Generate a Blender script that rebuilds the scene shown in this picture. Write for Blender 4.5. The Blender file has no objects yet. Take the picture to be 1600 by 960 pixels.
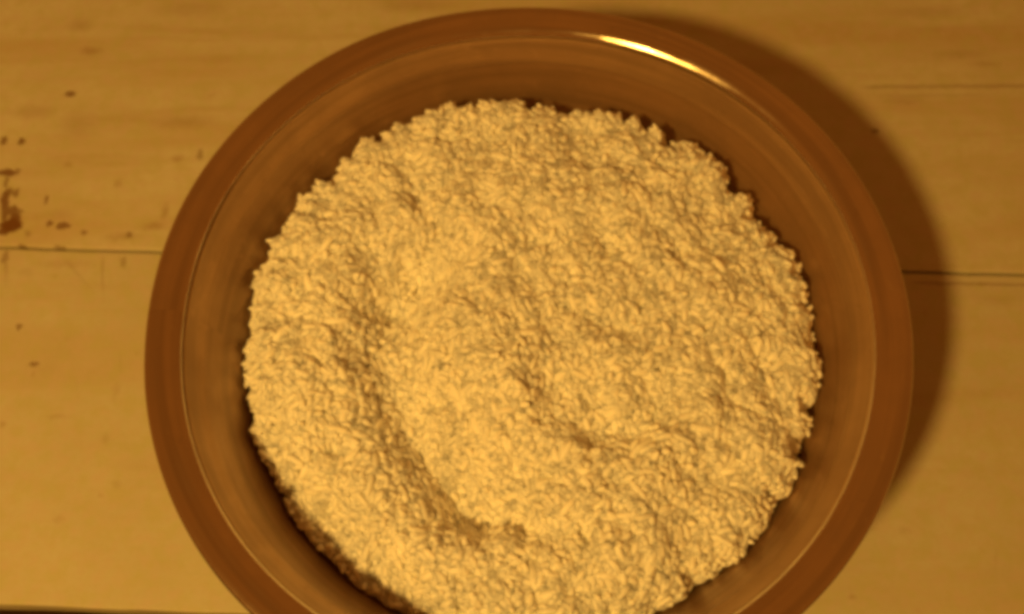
import bpy, math, random
import numpy as np
from mathutils import Matrix, Vector, noise

random.seed(7)
rng = np.random.default_rng(11)
S = bpy.context.scene

# ------------------------------------------------------------------ camera
CAM = np.array([0.0016, -0.1498, 0.4526]); PITCH, YAW, FPX = 0.4078, 0.0188, 1500.0
cx, sx, cy, sy = math.cos(PITCH), math.sin(PITCH), math.cos(YAW), math.sin(YAW)
ROT = np.array([[cy, 0, sy], [0, 1, 0], [-sy, 0, cy]]) @ np.array([[1, 0, 0], [0, cx, -sx], [0, sx, cx]])
cd = bpy.data.cameras.new('camera'); cam = bpy.data.objects.new('camera', cd)
S.collection.objects.link(cam); S.camera = cam
cam.matrix_world = Matrix.Translation(CAM.tolist()) @ Matrix(ROT.tolist()).to_4x4()
cd.sensor_width = 36.0; cd.lens = 36.0 * FPX / 1600.0
cd.clip_start = 0.01; cd.clip_end = 50.0
cd.dof.use_dof = True; cd.dof.focus_distance = 0.335; cd.dof.aperture_fstop = 10.0

# ------------------------------------------------------------------ light
W = bpy.data.worlds.new('World'); S.world = W; W.use_nodes = True
bg = W.node_tree.nodes['Background']
bg.inputs['Color'].default_value = (1.0, 0.285, 0.030, 1.0); bg.inputs['Strength'].default_value = 0.24
ld = bpy.data.lights.new('bulb', 'POINT'); ld.energy = 28.0; ld.color = (1.0, 0.550, 0.100)
ld.shadow_soft_size = 0.034
lamp = bpy.data.objects.new('bulb', ld); lamp.location = (-0.310, -0.436, 0.80)
S.collection.objects.link(lamp)

S.view_settings.view_transform = 'Standard'; S.view_settings.look = 'None'
S.view_settings.exposure = 0.0; S.view_settings.gamma = 1.0
S.cycles.use_denoising = True
S.cycles.filter_width = 4.4
S.cycles.max_bounces = 12; S.cycles.diffuse_bounces = 8; S.cycles.transmission_bounces = 6; S.cycles.glossy_bounces = 5

# ------------------------------------------------------------------ helpers
def unp(x, y, z=0.0):
    """photo pixel -> point on the horizontal plane at height z"""
    v = ROT @ np.array([(x - 800) / FPX, -(y - 480) / FPX, -1.0])
    return CAM + v * ((z - CAM[2]) / v[2])

def link(name, mesh, mat=None, parent=None):
    o = bpy.data.objects.new(name, mesh); S.collection.objects.link(o)
    if mat is not None and not mesh.materials: mesh.materials.append(mat)
    if parent is not None: o.parent = parent
    return o

def tag(o, label, cat): o['label'] = label; o['category'] = cat; return o

def empty(name, loc=(0, 0, 0), rz=0.0):
    o = bpy.data.objects.new(name, None); S.collection.objects.link(o)
    o.location = loc; o.rotation_euler = (0, 0, rz); o.empty_display_size = 0.05
    return o

def mesh_np(name, V, F, smooth=True):
    """V (n,3), F (m,k) equal-sided faces"""
    me = bpy.data.meshes.new(name); V = np.asarray(V, np.float32); F = np.asarray(F, np.int32)
    m, k = F.shape
    me.vertices.add(len(V)); me.vertices.foreach_set('co', V.ravel())
    me.loops.add(m * k); me.loops.foreach_set('vertex_index', F.ravel())
    me.polygons.add(m); me.polygons.foreach_set('loop_start', np.arange(m, dtype=np.int32) * k)
    me.polygons.foreach_set('loop_total', np.full(m, k, np.int32))
    me.polygons.foreach_set('use_smooth', np.full(m, smooth, bool))
    me.update(calc_edges=True); me.validate()
    return me

def lathe(name, prof, n=256):
    """closed-loop profile [(r,z)] revolved; the profile runs round the section of the sheet"""
    P = np.array(prof); k = len(P); a = np.arange(n) * 2 * math.pi / n
    V = np.stack([P[None, :, 0] * np.cos(a)[:, None], P[None, :, 0] * np.sin(a)[:, None],
                  np.repeat(P[None, :, 1], n, 0)], 2).reshape(-1, 3)
    i, j = np.meshgrid(np.arange(n), np.arange(k), indexing='ij'); i2 = (i + 1) % n; j2 = (j + 1) % k
    F = np.stack([i * k + j, i2 * k + j, i2 * k + j2, i * k + j2], 2).reshape(-1, 4)
    return mesh_np(name, V, F)

def bevel_box(name, x0, x1, y0, y1, z0, z1, b, seg=2, wav=0.0):
    import bmesh
    bm = bmesh.new(); bmesh.ops.create_cube(bm, size=1.0)
    for v in bm.verts:
        v.co = Vector((x0 if v.co.x < 0 else x1, y0 if v.co.y < 0 else y1, z0 if v.co.z < 0 else z1))
    if wav:
        es = [e for e in bm.edges if abs(e.verts[0].co.x - e.verts[1].co.x) > 1e-5]
        bmesh.ops.subdivide_edges(bm, edges=es, cuts=160, use_grid_fill=True)
        for v in bm.verts:
            yy = wav * noise.noise(Vector((v.co.x * 45, v.co.y * 7, 3.1))) + wav * .6 * noise.noise(Vector((v.co.x * 190, v.co.y * 7, 8.1)))
            v.co.y += yy
        es = [e for e in bm.edges if abs(e.verts[0].co.x - e.verts[1].co.x) > 1e-5 and len(e.link_faces) == 2
              and e.link_faces[0].normal.dot(e.link_faces[1].normal) < .5]
    else:
        es = bm.edges[:]
    bmesh.ops.bevel(bm, geom=es, offset=b, segments=seg, profile=.5, affect='EDGES')
    me = bpy.data.meshes.new(name); bm.to_mesh(me); bm.free()
    return me

class NT:
    """small node-tree builder"""
    def __init__(s, name):
        s.m = bpy.data.materials.new(name); s.m.use_nodes = True; s.t = s.m.node_tree
        s.b = s.t.nodes['Principled BSDF']; s.out = s.t.nodes['Material Output']
    def n(s, typ, **kw):
        o = s.t.nodes.new(typ)
        for k, v in kw.items(): setattr(o, k, v)
        return o
    def put(s, sock, v):
        if isinstance(v, bpy.types.NodeSocket): s.t.links.new(v, sock)
        else: sock.default_value = v
    def math(s, op, a, b=0.0, clamp=False):
        o = s.n('ShaderNodeMath', operation=op, use_clamp=clamp); s.put(o.inputs[0], a); s.put(o.inputs[1], b); return o.outputs[0]
    def vmath(s, op, a, b=(0, 0, 0)):
        o = s.n('ShaderNodeVectorMath', operation=op); s.put(o.inputs[0], a)
        if op == 'SCALE': s.put(o.inputs['Scale'], b)
        else: s.put(o.inputs[1], b)
        return o.outputs['Value'] if op in ('LENGTH', 'DOT_PRODUCT', 'DISTANCE') else o.outputs[0]
    def noise(s, vec, scale, detail=3.0, rough=.55, dist=0.0, out='Fac'):
        o = s.n('ShaderNodeTexNoise'); s.put(o.inputs['Vector'], vec)
        o.inputs['Scale'].default_value = scale; o.inputs['Detail'].default_value = detail
        o.inputs['Roughness'].default_value = rough; o.inputs['Distortion'].default_value = dist
        return o.outputs[out]
    def rng(s, v, a, b, c=0.0, d=1.0, smooth=True):
        o = s.n('ShaderNodeMapRange', interpolation_type='SMOOTHSTEP' if smooth else 'LINEAR')
        s.put(o.inputs[0], v)
        for i, q in zip((1, 2, 3, 4), (a, b, c, d)): s.put(o.inputs[i], q)
        return o.outputs[0]
    def mix(s, f, a, b):
        o = s.n('ShaderNodeMix', data_type='RGBA'); s.put(o.inputs['Factor'], f)
        for i, q in ((6, a), (7, b)):
            s.put(o.inputs[i], (*q, 1.0) if isinstance(q, tuple) and len(q) == 3 else q)
        return o.outputs[2]
    def bump(s, h, strength, dist):
        o = s.n('ShaderNodeBump'); s.put(o.inputs['Height'], h)
        o.inputs['Strength'].default_value = strength; o.inputs['Distance'].default_value = dist
        s.t.links.new(o.outputs[0], s.b.inputs['Normal']); return o

# ------------------------------------------------------------------ materials
def paint_material(name, marks, lines, streak=1.0, tone=1.0):
    """old cream gloss paint on boards: grain streaks, grime, chips at given places of the board"""
    t = NT(name); pos = t.n('ShaderNodeNewGeometry').outputs['Position']
    st = t.vmath('MULTIPLY', pos, (7.0, 60.0, 1.0))
    grain = t.noise(st, 1.0, 5.0, .6, .4)
    st2 = t.vmath('MULTIPLY', pos, (4.0, 26.0, 1.0))
    band = t.noise(st2, 1.0, 3.0, .5)
    blot = t.noise(pos, 14.0, 4.0, .6)
    fine = t.noise(pos, 260.0, 3.0, .6)
    col = t.mix(t.rng(blot, .3, .75), tuple(c * tone for c in (.498, .468, .345)), tuple(c * tone for c in (.545, .522, .405)))
    col = t.mix(t.math('MULTIPLY', t.rng(band, .45, .68), .70 * streak), col, (.46, .345, .19))
    col = t.mix(t.math('MULTIPLY', t.rng(grain, .50, .76), .62 * streak), col, (.41, .295, .155))
    # small random flecks of dirt
    fl = t.noise(t.vmath('MULTIPLY', pos, (70., 110., 1.)), 1.0, 2.0, .5)
    col = t.mix(t.math('MULTIPLY', t.rng(fl, .70, .80), .40), col, (.34, .24, .12))
    mott = t.noise(pos, 420.0, 2.0, .7)
    col = t.mix(t.math('MULTIPLY', t.rng(mott, .40, .72), .16), col, (.43, .33, .18))
    hue = t.noise(pos, 130.0, 3.0, .65)
    col = t.mix(t.math('MULTIPLY', t.rng(hue, .40, .66), .5), col, (.54, .445, .365))
    hue2 = t.noise(t.vmath('ADD', pos, (3.0, 1.0, 2.0)), 95.0, 3.0, .65)
    col = t.mix(t.math('MULTIPLY', t.rng(hue2, .42, .68), .5), col, (.465, .46, .225))
    # ragged outline shared by all marks
    ragged = t.vmath('SCALE', t.vmath('SUBTRACT', t.noise(pos, 230.0, 4.0, .65, out='Color'), (.5, .5, .5)), .0060)
    rp = t.vmath('ADD', pos, ragged)
    dark = None; soft = None
    for (px, py, w, h, s, hard) in marks:
        c = unp(px, py); e = unp(px + 1, py); f = unp(px, py + 1)
        ux = abs(e[0] - c[0]); uy = abs(f[1] - c[1])
        d = t.vmath('MULTIPLY', t.vmath('SUBTRACT', rp, (c[0], c[1], 0.0)), (1 / (w * ux), 1 / (h * uy), 0.0))
        q = t.rng(t.vmath('LENGTH', d), 1.15, .75 if hard else .1, 0.0, s)
        if hard: dark = q if dark is None else t.math('MAXIMUM', dark, q)
        else: soft = q if soft is None else t.math('MAXIMUM', soft, q)
    if soft is not None: col = t.mix(soft, col, (.28, .165, .062))
    # long straight scratches / checks in the paint, pixel end points
    lp = t.vmath('ADD', pos, t.vmath('SCALE', t.vmath('SUBTRACT', t.noise(pos, 120.0, 3.0, .6, out='Color'), (.5, .5, .5)), .0022))
    for (xa, ya, xb, yb, wpx, s) in lines:
        A = unp(xa, ya)[:2]; B = unp(xb, yb)[:2]; L = np.linalg.norm(B - A); u = (B - A) / L; nrm = (-u[1], u[0])
        rel = t.vmath('SUBTRACT', lp, (A[0], A[1], 0.0))
        along = t.vmath('DOT_PRODUCT', rel, (u[0], u[1], 0.0)); ac = t.math('ABSOLUTE', t.vmath('DOT_PRODUCT', rel, (nrm[0], nrm[1], 0.0)))
        hw = wpx * .00027
        k = t.rng(ac, hw, hw * .2, 0.0, s)
        k = t.math('MULTIPLY', k, t.rng(along, -.004, .006)); k = t.math('MULTIPLY', k, t.rng(along, L + .004, L - .02))
        dark = k if dark is None else t.math('MAXIMUM', dark, k)
    if dark is not None: col = t.mix(dark, col, (.155, .068, .016))
    t.put(t.b.inputs['Base Color'], col)
    t.put(t.b.inputs['Roughness'], t.rng(blot, .2, .8, .52, .68))
    t.b.inputs['Specular IOR Level'].default_value = .3
    hgt = t.math('ADD', t.math('MULTIPLY', grain, .6), t.math('MULTIPLY', fine, .22))
    if dark is not None: hgt = t.math('SUBTRACT', hgt, t.math('MULTIPLY', dark, .8))
    t.bump(hgt, .5, .0008)
    return t.m

def steel_material(name, rough, tint, aniso=.55, metal=1.0):
    t = NT(name); pos = t.n('ShaderNodeTexCoord').outputs['Object']
    sp = t.n('ShaderNodeSeparateXYZ'); t.put(sp.inputs[0], pos)
    r = t.math('SQRT', t.math('ADD', t.math('POWER', sp.outputs[0], 2.0), t.math('POWER', sp.outputs[1], 2.0)))
    ang = t.math('ARCTAN2', sp.outputs[1], sp.outputs[0])
    cv = t.n('ShaderNodeCombineXYZ'); t.put(cv.inputs[0], t.math('MULTIPLY', r, 1500.0)); t.put(cv.inputs[1], t.math('MULTIPLY', sp.outputs[2], 1100.0)); t.put(cv.inputs[2], t.math('MULTIPLY', ang, 2.5))
    ring = t.noise(cv.outputs[0], 1.0, 3.0, .6)
    cl = t.n('ShaderNodeCombineXYZ'); t.put(cl.inputs[0], t.math('MULTIPLY', r, 240.0)); t.put(cl.inputs[1], t.math('MULTIPLY', sp.outputs[2], 190.0)); t.put(cl.inputs[2], t.math('MULTIPLY', ang, .8))
    ringl = t.noise(cl.outputs[0], 1.0, 2.0, .5)
    smear = t.noise(pos, 42.0, 4.0, .6)
    spot = t.noise(pos, 160.0, 3.0, .7)
    col = t.mix(t.rng(smear, .35, .70), tint, tuple(c * .88 for c in tint))
    col = t.mix(t.math('MULTIPLY', t.rng(spot, .62,   .72), .3), col, tuple(c * .6 for c in tint))
    col = t.mix(t.math('MULTIPLY', t.rng(ringl, .40, .68), .55), col, tuple(c * .60 for c in tint))
    col = t.mix(t.math('MULTIPLY', t.rng(ring, .50, .72), .35), col, tuple(c * .66 for c in tint))
    scv = t.n('ShaderNodeCombineXYZ'); t.put(scv.inputs[0], t.math('MULTIPLY', r, 260.0)); t.put(scv.inputs[1], t.math('MULTIPLY', sp.outputs[2], 160.0)); t.put(scv.inputs[2], t.math('MULTIPLY', ang, 14.0))
    scr = t.noise(scv.outputs[0], 1.0, 4.0, .75, 1.2)
    col = t.mix(t.math('MULTIPLY', t.rng(scr, .60, .72), .40), col, tuple(min(c * 1.35, .95) for c in tint))
    t.put(t.b.inputs['Base Color'], col); t.b.inputs['Metallic'].default_value = metal
    rr = t.math('ADD', t.rng(ring, .3, .7, rough - .05, rough + .06), t.rng(smear, .35, .7, -.03, .06))
    t.put(t.b.inputs['Roughness'], rr)
    t.b.inputs['Anisotropic'].default_value = aniso
    tg = t.n('ShaderNodeTangent', direction_type='RADIAL', axis='Z'); t.t.links.new(tg.outputs[0], t.b.inputs['Tangent'])
    t.bump(t.math('ADD', t.math('MULTIPLY', ring, .25), ringl), .45, .0005)
    return t.m

def rice_material(name, scatter):
    t = NT(name); pos = t.n('ShaderNodeNewGeometry').outputs['Position']
    a = t.noise(pos, 110.0, 3.0, .6); b = t.noise(pos, 24.0, 3.0, .5)
    col = t.mix(t.rng(a, .3, .7), (.885, .87, .82), (.93, .92, .88))
    col = t.mix(t.math('MULTIPLY', t.rng(b, .4, .75), .35), col, (.89, .86, .775))
    t.put(t.b.inputs['Base Color'], col)
    t.b.inputs['Roughness'].default_value = .48; t.b.inputs['Specular IOR Level'].default_value = .32
    t.b.inputs['Subsurface Weight'].default_value = .8
    t.b.inputs['Subsurface Radius'].default_value = (1.0, .92, .8); t.b.inputs['Subsurface Scale'].default_value = scatter
    return t.m

def simple_noise(name, c0, c1, scale, rough):
    t = NT(name); pos = t.n('ShaderNodeNewGeometry').outputs['Position']
    f = t.noise(t.vmath('MULTIPLY', pos, (1, 6, 6)), scale, 4.0, .6)
    t.put(t.b.inputs['Base Color'], t.mix(t.rng(f, .3, .7), c0, c1)); t.b.inputs['Roughness'].default_value = rough
    t.bump(f, .3, .001); return t.m

# ------------------------------------------------------------------ floor and table
me = mesh_np('floor', [(-2.5, -2.5, -.75), (2.5, -2.5, -.75), (2.5, 2.5, -.75), (-2.5, 2.5, -.75)], [(0, 1, 2, 3)], False)
fl = link('floor', me, simple_noise('dark_floor', (.020, .014, .010), (.034, .024, .017), 9.0, .8)); fl['kind'] = 'structure'

TROT = -0.0390
table = empty('wooden_table', (0, 0, -.75), TROT)
tag(table, 'worn wooden table of cream painted boards with chipped paint under the bowl', 'table')
upper_marks = [  # px, py, half-width, half-height, strength, hard edge
    (10, 269, 15, 6, .85, 1), (28, 268, 5, 5, .6, 1), (10, 284, 4, 10, .6, 1), (8, 312, 7, 17, .85, 1), (14, 300, 7, 9, .7, 1), (25, 301, 5, 8, .65, 1),
    (9, 332, 6, 14, .8, 1), (21, 329, 8, 10, .8, 1), (30, 331, 6, 5, .6, 1), (17, 352, 18, 12, 1.0, 1), (6, 361, 12, 6, .9, 1), (24, 342, 9, 10, .9, 1), (44, 365, 5, 4, .35, 1), (33, 385, 7, 4, .6, 1), (92, 387, 9, 3, .5, 1),
    (110, 147, 9, 5, .75, 1), (6, 220, 6, 6, .75, 1), (33, 221, 6, 5, .8, 1), (72, 312, 4, 8, .7, 1),
    (77, 350, 5, 5, .75, 1), (99, 353, 13, 5, .75, 1), (131, 364, 6, 5, .55, 1), (201, 367, 5, 5, .55, 1), (313, 240, 5, 9, .45, 1),
    (142, 80, 24, 9, .45, 0), (258, 330, 8, 17, .45, 0), (240, 354, 22, 10, .45, 0), (278, 248, 12, 8, .4, 0), (185, 287, 8, 10, .35, 0),
    (107, 258, 10, 8, .35, 0), (190, 370, 40, 10, .35, 0), (290, 190, 60, 14, .28, 0), (120, 195, 40, 30, .22, 0), (50, 175, 50, 14, .28, 0), (125, 40, 26, 14, .32, 0),
    (300, 15, 70, 16, .22, 0), (640, 8, 80, 14, .3, 0), (455, 170, 40, 20, .16, 0), (1367, 205, 7, 6, .6, 1), (1500, 85, 60, 10, .2, 0),
    (1540, 100, 30, 6, .3, 0), (1450, 20, 90, 12, .2, 0), (1410, 158, 40, 8, .25, 0), (95, 335, 30, 12, .2, 0)]
upper_lines = [(1350, 136, 1650, 134, 7, .34), (1375, 150, 1560, 148, 5, .16)]
lower_marks = [
    (28, 510, 4, 6, .6, 1), (53, 568, 8, 5, .6, 1), (193, 408, 5, 9, .35, 1), (7, 402, 5, 10, .5, 1), (50, 585, 6, 9, .25, 0), (90, 650, 26, 5, .25, 0), (165, 685, 10, 12, .22, 0),
    (181, 757, 10, 8, .2, 0), (90, 811, 12, 8, .22, 0), (1335, 975, 10, 6, .3, 0), (3, 664, 8, 6, .4, 0), (1415, 830, 14, 10, .22, 0),
    (40, 425, 16, 10, .2, 0), (180, 612, 8, 20, .18, 0), (1560, 470, 40, 12, .16, 0), (100, 412, 60, 8, .2, 0), (1334, 934, 8, 5, .35, 0)]
lower_lines = [(8, 398, 9, 450, 6, .34), (160, 398, 160, 470, 4, .26), (186, 400, 200, 425, 4, .35), (100, 405, 150, 460, 4, .16),
               (1428, 441, 1700, 446, 5, .40), (187, 555, 188, 590, 3, .2), (118, 590, 120, 620, 3, .15), (1558, 860, 1556, 900, 3, .2)]
mu = paint_material('cream_paint_grainy', upper_marks, upper_lines, 1.0, 1.07)
ml = paint_material('cream_paint', lower_marks, lower_lines, .5)
wood = simple_noise('table_underframe_wood', (.16, .09, .045), (.24, .14, .07), 6.0, .7)
edges = [-.1105, .0720, .2840, .4890, .6900]
for i in range(4):
    b = bevel_box('plank', -.62, .62, edges[i] + .0006, edges[i + 1] - .0006, .726, .75 - (.0006 if i == 0 else 0), .0011, 2, .00045)
    link('plank', b, [ml, mu, ml, mu][i], table)
for y0 in (-.085, .655):
    link('apron', bevel_box('apron', -.53, .53, y0, y0 + .02, .64, .7255, .002), wood, table)
for x0, y0 in ((-.58, -.095), (.535, -.095), (-.58, .63), (.535, .63)):
    link('leg', bevel_box('leg', x0, x0 + .045, y0, y0 + .045, 0, .7255, .003), wood, table)

# ------------------------------------------------------------------ steel bowl
H = .1057; ZT = .0006      # ZT: table top under the bowl
TH = .0010
wall = [(0.0003, .0014), (.060, .0014), (.078, .0020), (.088, .0050), (.0962, .0105), (.1040, .0195), (.1117, .0320), (.1175, .0450),
        (.1220, .0575), (.1258, .0700), (.1290, .0810), (.1308, .0870), (.1315, .0890), (.1321, .0902), (.1325, .0910), (.1330, .0920), (.1346, .0958), (.1357, .0987), (.1360, .0995), (.1363, .0998), (.1378, .1000), (.1390, .1001)]
WA = np.radians([-180, -165, -150, -135, -120, -90, -60, -40, -20, 0, 12, 30, 48, 65, 80, 92, 100, 112, 125, 140, 160, 172, 180])
WD = np.array([-4, -2, -.5, 0, 0, -1, -2, .5, 0, 1, 2.5, 3, 1.5, -1, -4, -6, -4.5, .5, 3, 2, 1.5, -1.5, -4]) / 4007.0
def warp(me):
    """the hand-beaten bowl is a little out of round"""
    for v in me.vertices:
        r = math.hypot(v.co.x, v.co.y); a = math.atan2(v.co.y, v.co.x)
        if r > .06:
            d = np.mean([np.interp((a + e + math.pi) % (2 * math.pi) - math.pi, WA, WD) for e in (-.14, -.07, 0, .07, .14)])
            k = min(1.0, max(0.0, (v.co.z - .04) / .06)); f = 1 + d * k / r; v.co.x *= f; v.co.y *= f
    me.update(); return me
def smooth(pts, k=4):
    P = np.array(pts); out = []
    for i in range(len(P) - 1):
        p0 = P[max(i - 1, 0)]; p1 = P[i]; p2 = P[i + 1]; p3 = P[min(i + 2, len(P) - 1)]
        for u in np.arange(k) / k:
            out.append(.5 * (2 * p1 + (p2 - p0) * u + (2 * p0 - 5 * p1 + 4 * p2 - p3) * u * u + (3 * p1 - p0 - 3 * p2 + p3) * u ** 3))
    out.append(P[-1]); return np.array(out)
def offset(P, d):
    T = np.gradient(P, axis=0); T /= np.linalg.norm(T, axis=1)[:, None]
    return P + np.stack([T[:, 1], -T[:, 0]], 1) * d
wi = smooth(wall); wi[:, 1] += ZT; wo = offset(wi, TH); wo[:, 1] = np.maximum(wo[:, 1], ZT + .0001); wo[0, 0] = wi[0, 0]
steel = steel_material('brushed_steel', .45, (.49, .32, .19), .55, .72); steel_rim = steel_material('polished_steel', .12, (.80, .69, .56), .0)
for q in steel_rim.node_tree.nodes:
    if q.type == 'BSDF_PRINCIPLED': q.inputs['Coat Weight'].default_value = .5; q.inputs['Coat Roughness'].default_value = .05
bowl = empty('steel_bowl', (0, 0, 0))
tag(bowl, 'wide stainless steel bowl with flat rim standing on cream boards and holding rice', 'bowl')
link('bowl_body', warp(lathe('bowl_body', [tuple(p) for p in wi] + [tuple(p) for p in wo[::-1]])), steel, bowl)
# flat rim with a rounded inner lip and an edge rolled under
rim = [(.1392, .1017), (.1378, .1016), (.1368, .1015), (.1363, .1018), (.1367, .1025), (.1375, .1033), (.1386, .1041), (.1399, .1047), (.1414, .1051), (.1432, .1054), (.1462, .1057), (.1482, .1058), (.1492, .1056), (.1498, .1050), (.1500, .1042), (.1498, .1034), (.1491, .1029)]
ri = smooth(rim, 4); ri[:, 1] += ZT; ro = offset(ri, TH * .8)
link('rim', warp(lathe('rim', [tuple(p) for p in ri] + [tuple(p) for p in ro[::-1]])), steel_rim, bowl)

# ------------------------------------------------------------------ cooked rice
ZE = .072
edge_px = [(373, 590), (376, 540), (385, 490), (397, 445), (410, 400), (445, 350), (460, 318), (505, 290), (545, 248), (620, 205), (690, 184), (722, 176), (733, 182),
           (760, 172), (800, 163), (840, 172), (880, 182), (930, 184), (972, 182), (1005, 200), (1025, 212), (1040, 242), (1060, 240), (1090, 236), (1125, 255), (1135, 290),
           (1168, 318), (1198, 355), (1222, 395), (1250, 425), (1280, 458), (1270, 490), (1282, 525), (1278, 560), (1282, 610), (1272, 640), (1260, 690), (1248, 740), (1228, 800),
           (1190, 840), (1150, 880), (1095, 918), (1050, 960), (960, 1000), (820, 1030), (690, 1000), (580, 950), (520, 885), (455, 805), (420, 755), (390, 680)]
ep = np.array([unp(x, y, ZE)[:2] for x, y in edge_px])
ea = np.arctan2(ep[:, 1], ep[:, 0]); er = np.hypot(ep[:, 0], ep[:, 1]) + .0006; o = np.argsort(ea); ea, er = ea[o], er[o]
ea3 = np.concatenate([ea - 2 * math.pi, ea, ea + 2 * math.pi]); er3 = np.tile(er, 3)
NA_ = np.linspace(-math.pi, math.pi, 721)
NV_ = np.array([-.0012 + .0070 * noise.noise(Vector((3 * math.cos(q) * 5, 3 * math.sin(q) * 5, 4.2))) + .0050 * noise.noise(Vector((34 * math.cos(q), 34 * math.sin(q), 1.2))) for q in NA_])
def redge(a): return np.minimum(np.interp(a, ea3, er3) + np.interp(a, NA_, NV_), .1250)
def wallr(z): return np.interp(z, wi[:, 1], wi[:, 0])
ZM = .085
def pl(pts): return [unp(x, y, ZM)[:2] for x, y in pts]
grooves = [  # polyline, half-width, depth
    (pl([(632, 425), (598, 480), (592, 540), (612, 600), (628, 655), (668, 715), (705, 770), (745, 800)]), .0125, .0200),
    (pl([(745, 800), (850, 830)]), .009, .004), (pl([(560, 390), (600, 470)]), .007, .004), (pl([(690, 730), (700, 780)]), .010, .006),
    (pl([(870, 640), (925, 660), (985, 672)]), .0105, .0080), (pl([(985, 672), (1080, 640)]), .006, .003),
    (pl([(830, 455), (905, 505)]), .010, .0035), (pl([(850, 560), (880, 640)]), .010, .002), (pl([(540, 560), (585, 610)]), .006, .0045),
    (pl([(660, 330), (640, 430)]), .006, .003), (pl([(1010, 590), (1030, 640)]), .005, .003), (pl([(480, 300), (530, 330)]), .006, .003)]
bumps = [(790, 540, .030, .004), (880, 330, .028, .005), (1090, 270, .010, .004), (960, 330, .012, .003), (760, 560, .022, .004), (480, 560, .022, .004), (1150, 480, .02, .003), (820, 200, .012, .003), (590, 240, .012, .003), (590, 578, .006, .004), (700, 680, .012, .003)]
bumps = [(*unp(x, y, ZM)[:2], s, h) for x, y, s, h in bumps]
def segd(p, a, b):
    ab = b - a; u = np.clip(((p - a) @ ab) / (ab @ ab), 0, 1); return np.hypot(*(p - a - u[:, None] * ab).T)
def fbm(P, sc, off):
    return np.array([noise.noise(Vector((x * sc + off, y * sc - off, off * .7))) for x, y in P])
def height(P):
    P = np.asarray(P); a = np.arctan2(P[:, 1], P[:, 0]); r = np.hypot(P[:, 0], P[:, 1]); rho = r / redge(a)
    z = .0775 + .013 * (1 - np.clip(rho, 0, 1.1) ** 3.0) + .030 * (.30 * P[:, 0] + .95 * P[:, 1])
    for line, w, d in grooves:
        ds = np.array([segd(P, line[i], line[i + 1]) for i in range(len(line) - 1)]); near = ds.argmin(0); m = ds.min(0)
        A = np.array(line)[near]; B = np.array(line)[near + 1]      # the bank facing the bulb is worn flatter
        side = (B[:, 0] - A[:, 0]) * (P[:, 1] - A[:, 1]) - (B[:, 1] - A[:, 1]) * (P[:, 0] - A[:, 0])
        ww = w * np.where(side > 0, 1.0 + 1.0 * np.clip(side / (.02 * .004), 0, 1), .95)
        z -= 1.0 * d * np.exp(-(m / ww) ** 2 * 1.3)
    for bx, by, s, h in bumps: z += h * np.exp(-((P[:, 0] - bx) ** 2 + (P[:, 1] - by) ** 2) / s ** 2)
    z += .0050 * fbm(P, 36., 3.3) + .0034 * fbm(P, 80., 7.7)
    vd = np.array([noise.voronoi(Vector((x * 62, y * 62, 5.5)))[0][0] for x, y in P + .002 * np.column_stack([fbm(P, 150., 2.2), fbm(P, 150., 9.2)])])
    z += (.0034 + .0026 * fbm(P, 30., 21.0)) * (.55 - np.clip(vd, 0, 1) ** 2 * 1.5)
    pit = fbm(P, 105., 13.1); z -= .0022 * np.clip((pit - .30) / .25, 0, 1)
    wz = np.exp(-(((a + 2.27 + math.pi) % (2 * math.pi) - math.pi) / .55) ** 2)
    s = np.clip((rho - .92 + .17 * wz) / (.12 + .14 * wz), 0, 1); z -= (.024 - .006 * wz) * s * s * (3 - 2 * s)
    return z

rice_mat = rice_material('cooked_rice', .0014)
rice = empty('cooked_rice', (0, 0, ZT + .0014))
tag(rice, 'heaped mound of cooked white rice with a spoon groove, filling the steel bowl', 'rice')
OFF = np.array([0, 0, ZT + .0014])
# one grain: slender bent body with blunt ends
def grain_mesh(nseg=7, bend=.10, seed=0):
    ts = [-.95, -.72, -.30, .28, .72, .95]; rad = [.42, .80, 1.0, .98, .76, .38]; g = random.Random(seed); vs = []
    for t_, r_ in zip(ts, rad):
        for k in range(nseg):
            a = 2 * math.pi * k / nseg
            vs.append((t_ * .5, r_ * .5 * math.cos(a) * (1 + g.uniform(-.06, .06)) , r_ * .5 * math.sin(a)))
    n = len(ts); vs.append((-.5, 0, 0)); vs.append((.5, 0, 0)); fs = []
    for q in range(n - 1):
        for k in range(nseg):
            a, b = q * nseg + k, q * nseg + (k + 1) % nseg; c, d = a + nseg, b + nseg
            fs += [(a, c, b), (b, c, d)]
    for k in range(nseg):
        fs.append((n * nseg, k, (k + 1) % nseg)); fs.append((n * nseg + 1, (n - 1) * nseg + (k + 1) % nseg, (n - 1) * nseg + k))
    return np.array(vs), np.array(fs)
GV, GF = grain_mesh()

def sample(n, lo, hi, dlo, dhi):
    a = rng.uniform(-math.pi, math.pi, n); q = np.sqrt(rng.uniform(lo * lo, hi * hi, n)); R_ = redge(a) * q
    P = np.column_stack([R_ * np.cos(a), R_ * np.sin(a)]); z = height(P)
    e = .0012
    gx = (height(P + [e, 0]) - z) / e; gy = (height(P + [0, e]) - z) / e
    N = np.column_stack([-gx, -gy, np.ones(n)]); N /= np.linalg.norm(N, axis=1)[:, None]
    C = np.column_stack([P, z]) + N * rng.uniform(dlo, dhi, n)[:, None]
    return C, N, q
sets = [sample(5200, 0, 1.0, -.0012, -.0004), sample(5000, 0, 1.0, -.0008, .0006), sample(3800, 0, .995, -.0002, .0009), sample(2800, .88, 1.03, -.0014, .0008), sample(850, .97, 1.05, .0, .0030)]
C = np.vstack([s[0] for s in sets]); N = np.vstack([s[1] for s in sets]); Q = np.concatenate([s[2] for s in sets])
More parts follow.
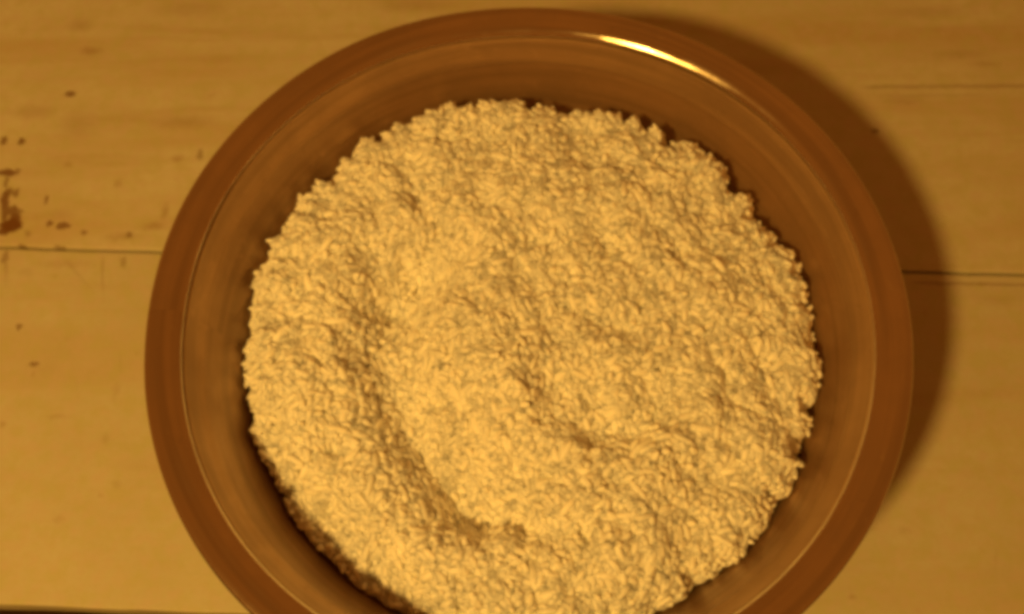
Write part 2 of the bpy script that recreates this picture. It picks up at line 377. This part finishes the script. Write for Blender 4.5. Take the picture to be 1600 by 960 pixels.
top = np.concatenate([np.full(len(s[0]), i in (2, 4)) for i, s in enumerate(sets)])
n = len(C)
L = rng.normal(.0077, .0012, n).clip(.0042, .0105); Wd = rng.normal(.0029, .0003, n).clip(.0021, .0036)
az = rng.uniform(0, 2 * math.pi, n)
ref = np.column_stack([np.cos(az), np.sin(az), np.zeros(n)]); T = ref - N * (ref * N).sum(1)[:, None]; T /= np.linalg.norm(T, axis=1)[:, None]
tilt = np.abs(rng.normal(0, .22, n)); up = rng.random(n) < .03 + .35 * (Q > .96); tilt[up] = rng.uniform(.6, 1.25, up.sum())
X = T * np.cos(tilt)[:, None] + N * np.sin(tilt)[:, None]
Y = np.cross(N, T); Zv = np.cross(X, Y)
# keep every grain inside the wall of the bowl
rC = np.hypot(C[:, 0], C[:, 1]); reach = np.abs((X[:, :2] * C[:, :2]).sum(1)) / np.maximum(rC, 1e-6) * L * .5 + .0016
lim = wallr(C[:, 2] - np.abs(X[:, 2]) * L * .5) - reach
k = np.minimum(1, lim / np.maximum(rC, 1e-6)); C[:, :2] *= k[:, None]
bend = rng.uniform(-.0005, .0009, n)
# facing size in view decides which grains become parts of their own
view = CAM - C; view /= np.linalg.norm(view, axis=1)[:, None]
apparent = L * Wd * np.sqrt(1 - ((X * view).sum(1)) ** 2 * .9) * np.where(top | (Q > .97), 1, 0)
pj = (C - CAM) @ ROT; ypx = 480 - FPX * pj[:, 1] / -pj[:, 2]
apparent[ypx > 950] = 0
single = np.argsort(-apparent)[:300]
rest = np.ones(n, bool); rest[single] = False

nv = len(GV)
def grain_cloud(idx):
    lx = GV[:, 0][None, :] * L[idx][:, None]; bz = -bend[idx][:, None] * (GV[:, 0] * 2)[None, :] ** 2
    ly = GV[:, 1][None, :] * Wd[idx][:, None]; lz = GV[:, 2][None, :] * (Wd[idx] * .86)[:, None] + bz
    A = (C[idx][:, None, :] + lx[..., None] * X[idx][:, None, :] + ly[..., None] * Y[idx][:, None, :] + lz[..., None] * Zv[idx][:, None, :])
    return A, (GF[None] + (np.arange(len(idx)) * nv)[:, None, None]).reshape(-1, 3)
AV, AF = grain_cloud(np.where(rest)[0])
# body of the mound, a little below the loose grains
NR, NA = 90, 220
rr = np.linspace(0.0008, 1.05, NR); aa = np.arange(NA) * 2 * math.pi / NA
G = np.array([(q * redge(np.array([a]))[0] * math.cos(a), q * redge(np.array([a]))[0] * math.sin(a)) for q in rr for a in aa])
gz = height(G) - .0004; gr = np.hypot(G[:, 0], G[:, 1]); lim = wallr(gz) - .0008
kf = np.minimum(1, lim / np.maximum(gr, 1e-6)); G = G * kf[:, None]
V = np.column_stack([G, gz])
# underside follows the bowl
UB = []; 
for q in np.linspace(1, 0.004, 24):
    zz = .0030 + (.050 - .0030) * q ** 1.6
    for a in aa: UB.append(((wallr(zz) - .0010) * q ** .55 * math.cos(a) if q < 1 else (wallr(zz) - .001) * math.cos(a),
                            (wallr(zz) - .0010) * q ** .55 * math.sin(a) if q < 1 else (wallr(zz) - .001) * math.sin(a), zz))
V = np.vstack([V, UB]); NT_ = NR + 24
i, j = np.meshgrid(np.arange(NT_ - 1), np.arange(NA), indexing='ij'); j2 = (j + 1) % NA
F = np.stack([i * NA + j, (i + 1) * NA + j, (i + 1) * NA + j2, i * NA + j2], 2).reshape(-1, 4)

nb = len(V); V = np.vstack([V, [V[:NA].mean(0)], [V[nb - NA:nb].mean(0)]]); jj = np.arange(NA); jk = (jj + 1) % NA
caps = np.vstack([np.column_stack([np.full(NA, nb), jj, jk]), np.column_stack([np.full(NA, nb + 1), nb - NA + jk, nb - NA + jj])])
link('rice_mass', mesh_np('rice_mass', V - OFF, np.vstack([F[:, [0, 1, 2]], F[:, [0, 2, 3]], caps])), rice_mat, rice)
gl = link('rice_grains', mesh_np('rice_grains', AV.reshape(-1, 3) - OFF, AF), rice_mat, rice); gl['kind'] = 'stuff'

protos = []
for v in range(5):
    P = GV * [1, .34 + .01 * v, .30]; P[:, 2] -= (.02 + .025 * v) * (GV[:, 0] * 2) ** 2
    m_ = mesh_np('rice_grain', P, GF); m_.materials.append(rice_mat); protos.append(m_)
for c, i in enumerate(single):
    g = bpy.data.objects.new('rice_grain', protos[c % 5]); S.collection.objects.link(g); g.parent = rice
    M3 = np.column_stack([X[i], Y[i], Zv[i]]) * L[i]
    M4 = np.eye(4); M4[:3, :3] = M3; M4[:3, 3] = C[i] - OFF
    g.matrix_local = Matrix(M4.tolist())
